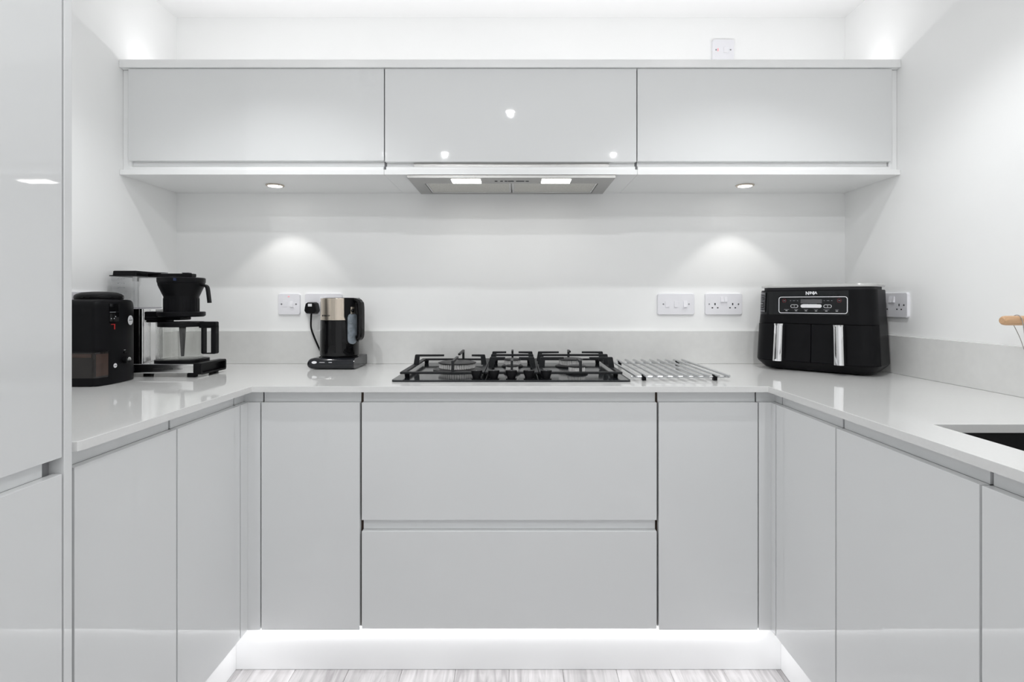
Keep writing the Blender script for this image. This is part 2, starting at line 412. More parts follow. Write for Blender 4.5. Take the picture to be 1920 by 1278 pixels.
# LED strips under the doors, above the plinths
g = 'LED strips above the plinths'
for nm, lb, c, sx, sy in (('B', 'white LED strip above the plinth under the hob drawers', (-0.021, 1.712, 0.1485), 1.60, 0.010),
                          ('L', 'white LED strip above the left plinth', (-0.866, 1.35, 0.1485), 0.010, 0.68),
                          ('R', 'white LED strip above the right plinth', (0.824, 0.75, 0.1485), 0.010, 1.85)):
    t = Thing('led_strip', lb, 'light', c, group=g)
    b = BM(); box(b, c[0]-sx/2, c[1]-sy/2, c[2]-0.0012, c[0]+sx/2, c[1]+sy/2, c[2]+0.0012); t.part('tape', b, 'plastic')
    area_light('strip_light', (c[0], c[1], c[2]-0.0025), sx, sy, PLINTH_LED*max(sx, sy)*(1.0 if nm == 'B' else 0.6), (0, 0, 0), t)

# ------------------------------------------------------------------ tall unit on the left
TF = -0.80
t = Thing('tall_cabinet', 'tall white gloss cabinet filling the left edge of the picture', 'cabinet', (-1.1, 0.55, 0))
b = BM(); box(b, XL+0.003, 0.9725, 0.001, TF, 0.990, ZC-0.001, 0.0008, 1); t.part('end_panel', b, 'gloss')
b = BM(); box(b, XL+0.003, 0.372, 0.15, TF-0.027, 0.9715, ZC-0.002); t.part('carcass', b, 'carcass_grey')
b = BM(); box(b, TF-0.020, 0.375, 0.8805, TF-0.001, 0.9695, ZC-0.012, 0.0012); t.part('door', b, 'gloss', label='upper door')
b = BM(); box(b, TF-0.020, 0.375, 0.153, TF-0.001, 0.9695, 0.8515, 0.0012); t.part('door', b, 'gloss', label='lower door')
b = BM(); loft(b, [[(TF-v-0.0005, u, 0.886+dz) for v, dz in RAILP] for u in (0.378, 0.950)]); t.part('handle_rail', b, 'rail')
b = BM(); box(b, PL-0.016, 0.372, 0.0008, PL, 0.9715, 0.149, 0.0006, 1); t.part('plinth_board', b, 'plinth')
t2 = Thing('tall_cabinet', 'tall white gloss cabinet beside the camera, just out of the frame on the left', 'cabinet', (-1.1, 0.07, 0))
b = BM(); box(b, XL+0.003, -0.23, 0.15, TF-0.027, 0.3715, ZC-0.002); t2.part('carcass', b, 'carcass_grey')
b = BM(); box(b, TF-0.020, -0.227, 0.8805, TF-0.001, 0.3715, ZC-0.012, 0.0012); t2.part('door', b, 'gloss', label='upper door')
b = BM(); box(b, TF-0.020, -0.227, 0.153, TF-0.001, 0.3715, 0.8515, 0.0012); t2.part('door', b, 'gloss', label='lower door')

# ------------------------------------------------------------------ wall cabinets
WF = 1.955
def wall_unit(x0, x1, dx0, dx1, zb, label, fill=None):
    t = Thing('wall_cabinet', label, 'cabinet', ((x0+x1)/2, 2.1, 1.608), group='wall cabinets over the hob')
    b = BM(); box(b, x0+0.0006, WF+0.024, 1.6265, x1-0.0006, YB-0.001, 1.986); t.part('carcass', b, 'carcass_grey' if fill is None else 'carcass_grey')
    b = BM(); box(b, dx0, WF, zb, dx1, WF+0.019, 1.987, 0.0012); t.part('door', b, 'gloss')
    b = BM(); 
    pr = [(0.022, 1.662), (0.022, 1.645), (0.018, 1.641), (0.010, 1.640), (0.007, 1.638), (0.007, 1.6275), (0.0235, 1.6275), (0.0235, 1.662)]
    loft(b, [[(x, WF+v, z) for v, z in pr] for x in (dx0+0.003, dx1-0.003)]); t.part('handle_rail', b, 'matt')
    if fill:
        f0, f1 = fill
        b = BM(); box(b, f0, WF+0.014, 1.627, f1, WF+0.0235, 1.9865); t.part('end_filler', b, 'matt')
    return t
wl = wall_unit(XL+0.001, -0.4665, -1.380, -0.4685, 1.659, 'white gloss wall cabinet over the kettle and coffee maker', (XL+0.001, -1.377))
b = BM(); box(b, XL+0.001, 1.95, 1.608, -0.4670, YB-0.001, 1.626, 0.0006, 1); wl.part('bottom_panel', b, 'matt')
wc = wall_unit(-0.4665, 0.4345, -0.4648, 0.4325, 1.655, 'white gloss wall cabinet over the hob, holding the extractor')
b = BM(); box(b, -0.4660, 1.95, 1.608, 0.4340, 1.966, 1.626, 0.0006, 1); wc.part('bottom_panel', b, 'matt')
b = BM(); box(b, -0.4660, 1.966, 1.608, -0.3705, YB-0.001, 1.626); box(b, 0.3425, 1.966, 1.608, 0.4340, YB-0.001, 1.626); box(b, -0.3705, 2.235, 1.608, 0.3425, YB-0.001, 1.626); wc.part('bottom_panel', b, 'matt')
wr = wall_unit(0.4345, XR-0.001, 0.4362, 1.3430, 1.657, 'white gloss wall cabinet over the air fryer and double socket', (1.342, XR-0.001))
b = BM(); box(b, 0.4350, 1.95, 1.608, XR-0.001, YB-0.001, 1.626, 0.0006, 1); wr.part('bottom_panel', b, 'matt')

b = BM(); box(b, XL+0.001, 1.947, 1.9885, XR-0.001, 1.967, 2.0165, 0.0008, 1)
box(b, XL+0.001, 1.967, 1.9875, XR-0.001, 2.0, 1.9925)
single('cornice', b, 'matt', 'long pale cornice rail along the top of the wall cabinets', 'cornice', (0, 1.957, 1.9875))
c = (-0.0185, 2.062, 1.989)
t = Thing('led_strip', 'white LED strip lying on top of the wall cabinets behind the cornice', 'light', c)
b = BM(); box(b, -1.395, 2.056, 1.9866, 1.358, 2.068, 1.989); t.part('tape', b, 'plastic')
area_light('strip_light', (c[0], c[1], 1.9905), 2.72, 0.011, TOPLED, (PI, 0, 0), t)

# recessed spots under the wall cabinets
def spot(name, loc, watts, angle, blend, radius, parent, rot=(0, 0, 0), col=(1, 0.985, 0.95)):
    l = bpy.data.lights.new(name, 'SPOT'); l.energy = watts; l.spot_size = R_(angle); l.spot_blend = blend; l.shadow_soft_size = radius; l.color = col
    o = bpy.data.objects.new(name, l); C.objects.link(o); o.parent = parent.o; o.location = Vector(loc)-parent.loc; o.rotation_euler = rot
def under_spot(x, label):
    z = 1.608; y = 2.126
    t = Thing('recessed_spotlight', label, 'light', (x, y, z-0.004), group='spotlights under the wall cabinets')
    b = BM(); lathe(b, [(0.0255, z-0.0003), (0.034, z-0.0003), (0.0345, z-0.002), (0.031, z-0.005), (0.0265, z-0.0045), (0.0255, z-0.003)], x, y, 40); t.part('bezel', b, 'champagne')
    b = BM(); lathe(b, [(0.0, z-0.0008), (0.0262, z-0.0008), (0.0262, z-0.0046), (0.015, z-0.0053), (0.0, z-0.0055)], x, y, 32); t.part('lens', b, 'lampglow')
    spot('spot_light', (x, y, z-0.008), SPOT_W, 90, 0.35, 0.008, t)
under_spot(-0.931, 'round recessed spotlight under the left wall cabinet, above the fused switch')
under_spot(0.891, 'round recessed spotlight under the right wall cabinet, above the double socket')

# ------------------------------------------------------------------ extractor hood
HX0, HX1, HY0, HY1, HZ = -0.386, 0.358, 1.955, 2.25, 1.598
t = Thing('extractor_hood', 'slim stainless steel extractor with two lamps built in over the hob', 'extractor', (-0.014, 2.1, HZ))
b = cell_slab([HX0, -0.338, -0.232, -0.126, 0.098, 0.204, 0.310, HX1], [HY0, 1.978, 2.045, 2.050, 2.228, HY1],
              lambda i, j: not ((j == 1 and i in (2-0, 4) ) and False) and not (j == 3 and 1 <= i <= 5), HZ, 1.6075)
t.part('frame', b, 'steel')
b = BM(); box(b, -0.365, 1.972, 1.6078, 0.337, 2.228, 1.70); t.part('housing', b, 'steel')
for fx0, fx1 in ((-0.3365, -0.0165), (-0.0115, 0.3085)):
    b = BM(); box(b, fx0+0.006, 2.056, HZ+0.003, fx1-0.006, 2.222, HZ+0.006)
    f = t.part('grease_filter', b, 'mesh')
    b = BM(); box(b, fx0, 2.0505, HZ+0.001, fx1, 2.057, HZ+0.007, 0.0005); box(b, fx0, 2.221, HZ+0.001, fx1, 2.2275, HZ+0.007, 0.0005)
    box(b, fx0, 2.057, HZ+0.001, fx0+0.0065, 2.221, HZ+0.007, 0.0005); box(b, fx1-0.0065, 2.057, HZ+0.001, fx1, 2.221, HZ+0.007, 0.0005)
    t.part('filter_frame', b, 'alu', parent=f)
for lx in (-0.1787, 0.1496):
    b = BM(); box(b, lx-0.053, 1.980, HZ-0.0015, lx+0.053, 2.043, HZ+0.0003, 0.0005); t.part('lamp', b, 'lampglow')
    area_light('lamp_light', (lx, 2.011, HZ-0.003), 0.10, 0.058, HOOD_W, (0, 0, 0), t, (1, 0.99, 0.97))
for bx, wd in ((-0.070, 0.010), (-0.050, 0.010), (-0.034, 0.010), (-0.016, 0.022), (0.018, 0.030), (0.044, 0.012)):
    b = BM(); box(b, bx-wd/2, 2.006, HZ-0.0012, bx+wd/2, 2.013, HZ+0.0003, 0.0004); t.part('button', b, 'dark')

# ------------------------------------------------------------------ ceiling downlights (out of frame, seen as reflections)
for (x, y), lb in (((-0.81, 1.35), 'ceiling downlight over the left of the worktop, out of frame'), ((0.79, 1.35), 'ceiling downlight over the right of the worktop, out of frame'),
                   ((-0.03, 0.515), 'ceiling downlight in the middle of the kitchen, out of frame'), ((-0.56, -0.445), 'ceiling downlight behind the camera on the left, out of frame'),
                   ((0.78, -0.445), 'ceiling downlight behind the camera on the right, out of frame')):
    t = Thing('ceiling_downlight', lb, 'light', (x, y, ZC-0.006), group='ceiling downlights')
    b = BM(); lathe(b, [(0.028, ZC-0.0003), (0.042, ZC-0.0003), (0.041, ZC-0.003), (0.030, ZC-0.0035), (0.0287, ZC-0.003)], x, y, 32); t.part('bezel', b, 'plastic')
    b = BM(); lathe(b, [(0.0, ZC-0.001), (0.0285, ZC-0.001), (0.0284, ZC-0.004), (0.020, ZC-0.008), (0.0, ZC-0.0095)], x, y, 24); t.part('lens', b, 'ceilglow')
    spot('spot_light', (x, y, ZC-0.014), DOWNLIGHT_W*(0.93 if y > 1 else 0.8), 112 if y > 1 else 175, 0.55 if y > 1 else 0.28, 0.012, t, col=(0.975, 0.99, 1))

# ------------------------------------------------------------------ sockets and switches
def plate(name, label, cat, loc, rotz, kind, group=None):
    t = Thing(name, label, cat, loc, rotz, group)
    W = {'double': 0.154, 'triple': 0.154}.get(kind, 0.091); H = 0.089; D = 0.0095
    def P(nm, bm, m, par=None): return t.part(nm, bm, m, par, world=False)
    b = BM()
    rings = []
    for yy, ins in ((-0.0003, 0.0), (-D*0.6, 0.0), (-D*0.9, 0.0012), (-D, 0.0035)):
        rings.append([(px, yy, pz) for px, pz in rrect(W-2*ins, H-2*ins, 0.009-ins*0.5, 5)])
    loft(b, rings); P('faceplate', b, 'plastic')
    def screw(x):
        b = BM(); lathe(b, [(0.0, 0), (0.0032, 0), (0.0032, 0.0006), (0, 0.0009)], 0, 0, 12, T(x, -D, 0) @ FRONT); P('screw', b, 'screw')
    def rocker(x, z, w=0.012, h=0.022, tilt=0.0035, m='plastic'):
        b = BM()
        rings = [[(x-w/2, -D+0.0005, z+h/2), (x+w/2, -D+0.0005, z+h/2), (x+w/2, -D+0.0005, z-h/2), (x-w/2, -D+0.0005, z-h/2)],
                 [(x-w/2, -D-0.0015, z+h/2), (x+w/2, -D-0.0015, z+h/2), (x+w/2, -D-tilt-0.0015, z-h/2), (x-w/2, -D-tilt-0.0015, z-h/2)]]
        loft(b, rings); return P('rocker', b, m)
    def pins(x, z):
        b = BM(); box(b, x-0.0025, -D-0.0002, z+0.0005, x+0.0025, -D+0.001, z+0.0095); P('pin_slot', b, 'dark')
        for s in (-1, 1):
            b = BM(); box(b, x+s*0.011-0.0033, -D-0.0002, z-0.0125, x+s*0.011+0.0033, -D+0.001, z-0.008); P('pin_slot', b, 'dark')
    if kind == 'double':
        screw(-0.0605); screw(0.0605)
        pins(-0.0365, -0.005); pins(0.0365, -0.005)
        rocker(-0.0075, 0.020); rocker(0.0075, 0.020)
    elif kind == 'triple':
        screw(-0.053); screw(0.053)
        rocker(-0.037, 0.0, 0.015, 0.026, 0.001); rocker(0.0, 0.0, 0.015, 0.026, 0.001); rocker(0.038, 0.001, 0.016, 0.027, 0.005)
    elif kind == 'spur':
        screw(-0.030); screw(0.030)
        b = BM(); box(b, -0.026, -D-0.0012, -0.012, -0.006, -D+0.0005, 0.014, 0.0005); P('fuse_carrier', b, 'plastic')
        rocker(0.0115, 0.0, 0.014, 0.024, 0.003)
        b = BM(); box(b, -0.004, -D-0.001, 0.029, 0.003, -D+0.0005, 0.033, 0.0004); P('neon', b, 'pink')
    elif kind == 'topspur':
        screw(-0.030); screw(0.030)
        rocker(0.012, 0.0, 0.020, 0.024, 0.002)
        b = BM(); box(b, -0.024, -D-0.001, -0.006, -0.020, -D+0.0005, 0.006, 0.0004); P('neon', b, 'pink')
    return t
ZS = 1.1465
plate('fused_switch', 'square white fused switch with a red neon on the back wall left of the kettle', 'switch', (-0.9375, YB, ZS), 0, 'spur')
plate('double_socket', 'white double socket behind the kettle with the black plug in it', 'socket', (-0.7945, YB, ZS), 0, 'double', 'white double sockets')
plate('switch_plate', 'white plate of three rocker switches on the back wall above the steel rack', 'switch', (0.6665, YB, ZS), 0, 'triple')
plate('double_socket', 'white double socket on the back wall left of the air fryer', 'socket', (0.8640, YB, ZS), 0, 'double', 'white double sockets')
plate('fused_switch', 'square white switch high on the back wall above the wall cabinets', 'switch', (0.862, YB, 2.199), 0, 'topspur')
plate('double_socket', 'white double socket on the right wall partly behind the air fryer', 'socket', (XR, 1.981, 1.1445), -PI/2, 'double', 'white double sockets')
plate('double_socket', 'white double socket on the left wall mostly hidden by the coffee grinder', 'socket', (XL, 1.787, 1.1445), PI/2, 'double', 'white double sockets')

# ------------------------------------------------------------------ gas hob
GX0, GX1, GY0, GY1 = -0.395, 0.369, 1.7475, 2.245
t = Thing('gas_hob', 'black five-burner gas hob with cast iron pan supports', 'hob', (-0.013, 2.0, WT))
b = BM(); prism(b, rrect(GX1-GX0, GY1-GY0, 0.010, 4, (GX0+GX1)/2, (GY0+GY1)/2), WT+0.0005, WT+0.0065, 'z', 0.0012); t.part('hob_plate', b, 'hobglass')
GT = WT+0.0065
GZ0, GZ1, FT = 0.919, 0.926, 0.962
def grate(x0, x1, kind):
    y0, y1 = 1.796, 2.236
    b = BM(); cx = (x0+x1)/2
    wd = 0.017
    # bottom frame
    box(b, x0, y0, GZ0, x1, y0+wd, GZ1, 0.0015); box(b, x0, y1-wd, GZ0, x1, y1, GZ1, 0.0015)
    box(b, x0, y0+wd, GZ0, x0+wd, y1-wd, GZ1, 0.0015); box(b, x1-wd, y0+wd, GZ0, x1, y1-wd, GZ1, 0.0015)
    fr = t.part('pan_support', b, 'iron')
    # rubber feet
    for fx in (x0+0.02, x1-0.02):
        for fy in (y0+0.02, y1-0.02):
            b = BM(); lathe(b, [(0.007, GT+0.0002), (0.008, GT+0.002), (0.009, GZ0+0.0005)], fx, fy, 10); t.part('foot', b, 'black', parent=fr)
    def side(fy, xa, xb):      # finger across x: leg on the frame side xa, arm to xb
        b = BM(); s = 1 if xb > xa else -1
        pts = [(xa, GZ1-0.002), (xa+s*0.006, FT-0.002), (xa+s*0.008, FT), (xb, FT), (xb, FT-0.0065), (xa+s*0.022, FT-0.0075), (xa+s*0.020, GZ1-0.002)]
        prism(b, pts, fy-0.004, fy+0.004, 'y', 0.0006); t.part('finger', b, 'iron', parent=fr)
    def length(fx, ya, yb):
        b = BM(); s = 1 if yb > ya else -1
        pts = [(ya, GZ1-0.002), (ya+s*0.004, FT-0.002), (ya+s*0.006, FT), (yb, FT), (yb, FT-0.0065), (ya+s*0.020, FT-0.008), (ya+s*0.018, GZ1-0.002)]
        prism(b, pts, fx-0.004, fx+0.004, 'x', 0.0006); t.part('finger', b, 'iron', parent=fr)
    if kind == 'wok':
        side(2.02, x0+0.004, -0.262); side(2.02, x1-0.004, -0.160)
        length(-0.206, y0+0.002, 1.955); length(-0.210, y1-0.002, 2.055)
    else:
        ln = (x1-x0)*0.5-(0.024 if kind == 'small' else 0.045)
        for fy in (1.926, 2.145):
            side(fy, x0+0.004, x0+ln); side(fy, x1-0.004, x1-ln)
        # bridge right across
        b = BM(); fy = 2.035
        pts = [(x0+0.004, GZ1-0.002), (x0+0.010, FT-0.002), (x0+0.012, FT), (x1-0.012, FT), (x1-0.010, FT-0.002), (x1-0.004, GZ1-0.002), (x1-0.024, GZ1-0.002), (x1-0.026, FT-0.0075), (x0+0.026, FT-0.0075), (x0+0.024, GZ1-0.002)]
        prism(b, pts, fy-0.004, fy+0.004, 'y', 0.0006); t.part('finger', b, 'iron', parent=fr)
        length(cx, y0+0.002, 1.885); length(cx, y1-0.002, 2.165)
        length(cx, 1.990, 1.955) if False else None
grate(-0.378, -0.101, 'wok'); grate(-0.099, 0.077, 'small'); grate(0.079, 0.352, 'large')
def burner(x, y, r, h, wok=False):
    z = GT
    b = BM(); lathe(b, [(r*1.32, z+0.0003), (r*1.32, z+0.004), (r*1.12, z+0.008), (r*1.0, z+0.008)], x, y, 40); base = t.part('burner', b, 'cap')
    # crown: ring of teeth
    n = max(16, int(r*2*PI/0.0085))
    b = BM(); rings = [[], [], [], []]
    N = n*4
    for i in range(N):
        a = 2*PI*i/N; rr = r*(1.0 if (i % 4) < 2 else 0.90)
        for k_, (f, zz) in enumerate(((0.97, z+0.0075), (1.0, z+0.010), (1.0, z+0.008+h), (0.94, z+0.009+h))):
            q = rr*f if k_ in (1, 2) else r*f*0.95
            rings[k_].append((x+q*math.cos(a), y+q*math.sin(a), zz))
    loft(b, rings); t.part('flame_ring', b, 'crown', parent=base, smooth=20)
    b = BM(); lathe(b, [(r*0.9, z+0.0088+h), (r*1.04, z+0.0095+h), (r*1.05, z+0.0115+h), (r*0.9, z+0.0145+h), (r*0.4, z+0.0155+h), (0.0, z+0.0155+h)], x, y, 40)
    t.part('burner_cap', b, 'cap', parent=base)
burner(-0.212, 2.005, 0.066, 0.017); burner(-0.011, 1.915, 0.022, 0.015); burner(-0.011, 2.115, 0.031, 0.017)
burner(0.214, 1.905, 0.029, 0.015); burner(0.214, 2.115, 0.045, 0.018)
for kx in (-0.1245, -0.0690, -0.0125, 0.0445, 0.1000):
    b = BM(); lathe(b, [(0.0175, GT+0.0002), (0.0175, GT+0.0015), (0.013, GT+0.002), (0.0135, GT+0.008), (0.0175, GT+0.018), (0.0185, GT+0.026), (0.0175, GT+0.0285), (0, GT+0.0285)], kx, 1.7705, 28)
    kn = t.part('control_knob', b, 'black')
    b = BM(); box(b, kx-0.0008, 1.7525, GT+0.0286, kx+0.0008, 1.768, GT+0.0291); t.part('knob_mark', b, 'mark', parent=kn)

# ------------------------------------------------------------------ steel rod trivet
t = Thing('roll_up_rack', 'rack of ten parallel steel rods on black feet right of the hob', 'rack', (0.534, 2.0, WT))
ZR = 0.9185
for i in range(10):
    b = BM(); x = 0.386 + 0.033*i
    tube(b, [(x, 1.746, ZR), (x, 1.750, ZR), (x, 2.246, ZR), (x, 2.250, ZR)], [0.0025, 0.0042, 0.0042, 0.0025], 12); t.part('rod', b, 'rod')
for y in (1.786, 2.200):
    b = BM(); tube(b, [(0.378, y, ZR-0.0072), (0.698, y, ZR-0.0072)], 0.003, 8); t.part('crossbar', b, 'rod')
for i in (1, 8):
    for y in (1.786, 2.200):
        x = 0.386+0.033*i
        b = BM(); box(b, x-0.0062, y-0.008, WT+0.0004, x+0.0062, y+0.008, ZR+0.001, 0.0012); t.part('foot', b, 'black')

# ------------------------------------------------------------------ kettle
kx, ky = -0.691, 2.158
t = Thing('kettle_dock', 'glossy dark power base under the kettle with lit touch marks', 'dock', (kx, 2.15, WT))
b = BM()
prof = [(2.250, 0.9025), (2.252, 0.930), (2.248, 0.9425), (2.085, 0.9425), (2.074, 0.939), (2.066, 0.930), (2.0635, 0.920), (2.066, 0.910), (2.073, 0.903), (2.082, 0.9012), (2.11, 0.9012)]
rings = []
for x, f in ((-0.7845, 0.45), (-0.7835, 0.66), (-0.780, 0.82), (-0.774, 0.93), (-0.765, 1.0), (-0.622, 1.0), (-0.612, 0.99), (-0.608, 0.96)):
    rings.append([(x, 2.157+(y-2.157)*(0.90+0.10*f), 0.9215+(z-0.9215)*f) for y, z in prof])
loft(b, rings); t.part('housing', b, 'kettlebase')
b = BM(); lathe(b, [(0.067, 0.9428), (0.067, 0.9445), (0, 0.9445)], kx, ky, 32); t.part('contact_plate', b, 'black')
for px, pw, pz in ((-0.757, 0.0155, 0.0), (-0.728, 0.020, 0), (-0.697, 0.013, 0)):
    b = BM()
    if px < -0.75:
        lathe(b, [(0.0, 0), (0.0085, 0), (0.0085, 0.0004), (0, 0.0004)], 0, 0, 20, T(px, 2.0645, 0.9275) @ Matrix.Rotation(R_(-20), 4, 'X') @ FRONT @ Matrix.Diagonal((1.15, 0.6, 1, 1)))
    else: box(b, px-pw/2, 2.0652, 0.9262, px+pw/2, 2.0665, 0.9285, 0.0003)
    t.part('touch_mark', b, 'white')

b0 = 0.9448
t = Thing('kettle', 'black and brushed steel electric kettle with a water gauge, on its base', 'kettle', (kx, ky, b0))
b = BM(); lathe(b, [(0.066, b0+0.0003), (0.0715, b0+0.001), (0.0742, b0+0.006), (0.0740, b0+0.06), (0.0722, 1.0848), (0.066, 1.0848)], kx, ky, 64); t.part('jug', b, 'blackgloss')
b = BM(); lathe(b, [(0.0715, 1.0852), (0.0722, 1.086), (0.0714, 1.168), (0.0706, 1.1695), (0.068, 1.1695), (0.068, 1.160), (0.066, 1.160)], kx, ky, 64); t.part('steel_band', b, 'champagne')
b = BM(); lathe(b, [(0.0675, 1.1605), (0.0675, 1.169), (0.055, 1.1715), (0.0, 1.1725)], kx, ky, 40); t.part('lid', b, 'black')
ph = R_(-35)
Kf = T(kx, ky, 0) @ Matrix.Rotation(ph, 4, 'Z')
def kp(nm, bm, m, par=None):
    bm.transform(Kf); return t.part(nm, bm, m, par)
def arcstrip(r0, r1, a0, a1, zlist, n=8):
    bm = BM()
    rings = []
    for z, aa0, aa1 in zlist:
        ring = [(r1*math.cos(R_(aa0+(aa1-aa0)*i/n)), r1*math.sin(R_(aa0+(aa1-aa0)*i/n)), z) for i in range(n+1)]
        ring += [(r0*math.cos(R_(aa1-(aa1-aa0)*i/n)), r0*math.sin(R_(aa1-(aa1-aa0)*i/n)), z) for i in range(n+1)]
        rings.append(ring)
    loft(bm, rings); return bm
kp('spine', arcstrip(0.068, 0.0775, 0, 0, [(1.171, -24, 40), (1.10, -24, 40), (1.085, -20, 38), (1.0, -15, 30)]), 'black')
zl = []
for i in range(13):
    a = PI*i/12; s = math.sin(a)
    zc = 1.053 + 0.058*math.cos(a)
    zl.append((1.053+0.060*math.cos(a), -15.5*max(0.05, min(1, s*1.7)), 15.5*max(0.05, min(1, s*1.7))))
g_ = arcstrip(0.070, 0.0805, 0, 0, zl); gauge = kp('water_gauge', g_, 'window')
for i in range(5):
    b = arcstrip(0.0803, 0.0809, 0, 0, [(1.020+0.014*i, -11, -3), (1.0212+0.014*i, -11, -3)], 3); kp('gauge_mark', b, 'mark', gauge)
b = BM(); box(b, 0.076, -0.010, 1.108, 0.082, 0.008, 1.137, 0.002); lever = kp('lever', b, 'champagne')
b = BM(); lathe(b, [(0.0, 0), (0.007, 0), (0.007, 0.003), (0, 0.004)], 0, 0, 16, T(0.0815, -0.003, 1.122) @ Matrix.Rotation(PI/2, 4, 'Y')); kp('lever_pad', b, 'blackgloss', lever)
# handle: rounded strap loop
Kf = T(kx, ky, 0) @ Matrix.Rotation(R_(-21), 4, 'Z')
path = smoothpath([(0.056, 0, 1.1625), (0.078, 0, 1.1625), (0.093, 0, 1.157), (0.0985, 0, 1.141), (0.0995, 0, 1.10), (0.0995, 0, 1.050), (0.0985, 0, 1.027), (0.094, 0, 1.018), (0.087, 0, 1.016)], 6)
b = BM(); rings = []
for i, p in enumerate(path):
    d = (path[min(i+1, len(path)-1)]-path[max(i-1, 0)]).normalized(); nrm = Vector((-d.z, 0, d.x))
    hw = 0.0150; ht = 0.0105 if i > 14 else 0.008
    rings.append([p + nrm*(y*1.0) + Vector((0, x, 0)) for x, y in rrect(2*hw, 2*ht, 0.0070, 4)])
loft(b, rings); kp('handle', b, 'blackgloss')
def on_jug(bm, ang, z0):
    for v in bm.verts:
        a = R_(ang)+v.co.x/0.072; rr = 0.0719+(v.co.z+0.0003)*1.5-0.0015*max(0, (z0-1.10))
        v.co = Vector((kx+rr*math.cos(a), ky+rr*math.sin(a), z0+v.co.y))
    return bm
b = on_jug(text_bm('BOSCH', 0.0088, Matrix.Identity(4), 0.0003, 0.0001), -113, 1.103)
t.part('lettering', b, 'print', smooth=0, label='dark BOSCH lettering on the steel band')
b = BM(); lathe(b, [(0, 0), (0.0036, 0), (0.0036, 0.0004), (0, 0.0004)], 0, 0, 16); t.part('emblem', on_jug(b, -131, 1.103), 'print', smooth=0)

# plug and lead
t = Thing('power_plug', 'black three-pin plug with its lead running down behind the kettle', 'plug', (-0.840, 2.268, 1.13))
pts = [(-0.0235, -0.014), (-0.026, -0.008), (-0.024, 0.006), (-0.020, 0.022), (-0.014, 0.0265), (0.014, 0.0265), (0.020, 0.022), (0.024, 0.006), (0.026, -0.008), (0.0235, -0.014), (0.017, -0.021), (-0.017, -0.021)]
b = BM(); cxp, czp = -0.8335, 1.128
rings = [[(cxp+x*s, y, czp+z*s) for x, z in pts] for y, s in ((2.2700, 0.96), (2.262, 1.0), (2.238, 0.98), (2.228, 0.90), (2.226, 0.8))]
loft(b, rings); t.part('plug_body', b, 'black')
b = BM(); box(b, cxp-0.008, 2.2253, czp+0.009, cxp+0.008, 2.2262, czp+0.020, 0.0003); t.part('fuse_label', b, 'white')
b = BM(); tube(b, smoothpath([(cxp, 2.243, czp-0.019), (cxp-0.0015, 2.243, 1.09), (cxp-0.001, 2.242, 1.05), (cxp+0.012, 2.243, 1.01), (cxp+0.030, 2.247, 0.965), (cxp+0.045, 2.2535, 0.93), (cxp+0.06, 2.2565, 0.910), (cxp+0.10, 2.2565, 0.905)], 6), 0.0036, 10); t.part('lead', b, 'black')

# ------------------------------------------------------------------ coffee grinder
gz = 0.902
t = Thing('coffee_grinder', 'matt black coffee grinder with a smoky brown bin beside the tall cabinet', 'grinder', (-1.322, 1.755, WT))
plan = [(max(x_ if x_ < -1.33 else x_-0.006, -1.387), y_) for x_, y_ in [(-1.387, 1.652), (-1.380, 1.645), (-1.264, 1.645), (-1.256, 1.649), (-1.249, 1.660), (-1.2445, 1.68), (-1.2425, 1.705), (-1.2425, 1.735), (-1.2445, 1.765), (-1.249, 1.79), (-1.257, 1.815), (-1.269, 1.832), (-1.285, 1.842), (-1.31, 1.845), (-1.345, 1.843), (-1.37, 1.835), (-1.387, 1.815), (-1.393, 1.79), (-1.3872, 1.72)]]
pc = Vector((-1.322, 1.750))
def pl(s, z, add=0): return [(pc.x+(x-pc.x)*s, pc.y+(y-pc.y)*s, z) for x, y in plan]
b = BM(); loft(b, [pl(0.985, gz), pl(1.0, gz+0.003), pl(1.0, gz+0.02), pl(1.0, 1.135), pl(0.992, 1.146), pl(0.965, 1.155), pl(0.91, 1.1605), pl(0.80, 1.1625)]); t.part('housing', b, 'blackgrind', smooth=40)
b = BM(); lathe(b, [(0.0635, 1.1620), (0.0635, 1.1655), (0.062, 1.1660)], -1.326, 1.748, 48)
lathe(b, [(0.060, 1.1655), (0.0632, 1.166), (0.0645, 1.168), (0.0645, 1.1735), (0.0632, 1.1765), (0.058, 1.1805), (0.045, 1.1855), (0.02, 1.188), (0, 1.1885)], -1.326, 1.748, 48); lid_ = t.part('hopper_lid', b, 'black')
b = BM(); lathe(b, [(0.0646, 1.1690), (0.0656, 1.1694), (0.0656, 1.1708), (0.0646, 1.1712)], -1.326, 1.748, 48); box(b, -1.330, 1.677, 1.1672, -1.322, 1.684, 1.1700, 0.0008); t.part('lid_rim', b, 'blackgloss', parent=lid_)
# bin wrapping the front right corner
def wrap(pts, off, z0, z1, thick=0.004):
    bm = BM(); P = [Vector(p) for p in pts]; outer, inner = [], []
    for i, p in enumerate(P):
        d = (P[min(i+1, len(P)-1)]-P[max(i-1, 0)]).normalized(); n = Vector((d.y, -d.x))
        outer.append(p+n*off); inner.append(p+n*(off-thick))
    ring = outer+list(reversed(inner))
    loft(bm, [[(q.x, q.y, z) for q in ring] for z in (z0, z1)]); return bm
path2 = [(-1.386, 1.645), (-1.32, 1.645), (-1.2700, 1.645), (-1.2620, 1.649), (-1.2550, 1.660), (-1.2515, 1.674), (-1.2502, 1.682)]
bn = t.part('grounds_bin', wrap(path2, 0.0016, 0.926, 1.003), 'smoke')
t.part('bin_band', wrap(path2[:3], 0.0024, 0.988, 0.999, 0.003), 'smokeband', parent=bn)
t.part('bin_side', wrap(path2[3:], 0.0024, 0.931, 0.998, 0.003), 'smokeband', parent=bn)
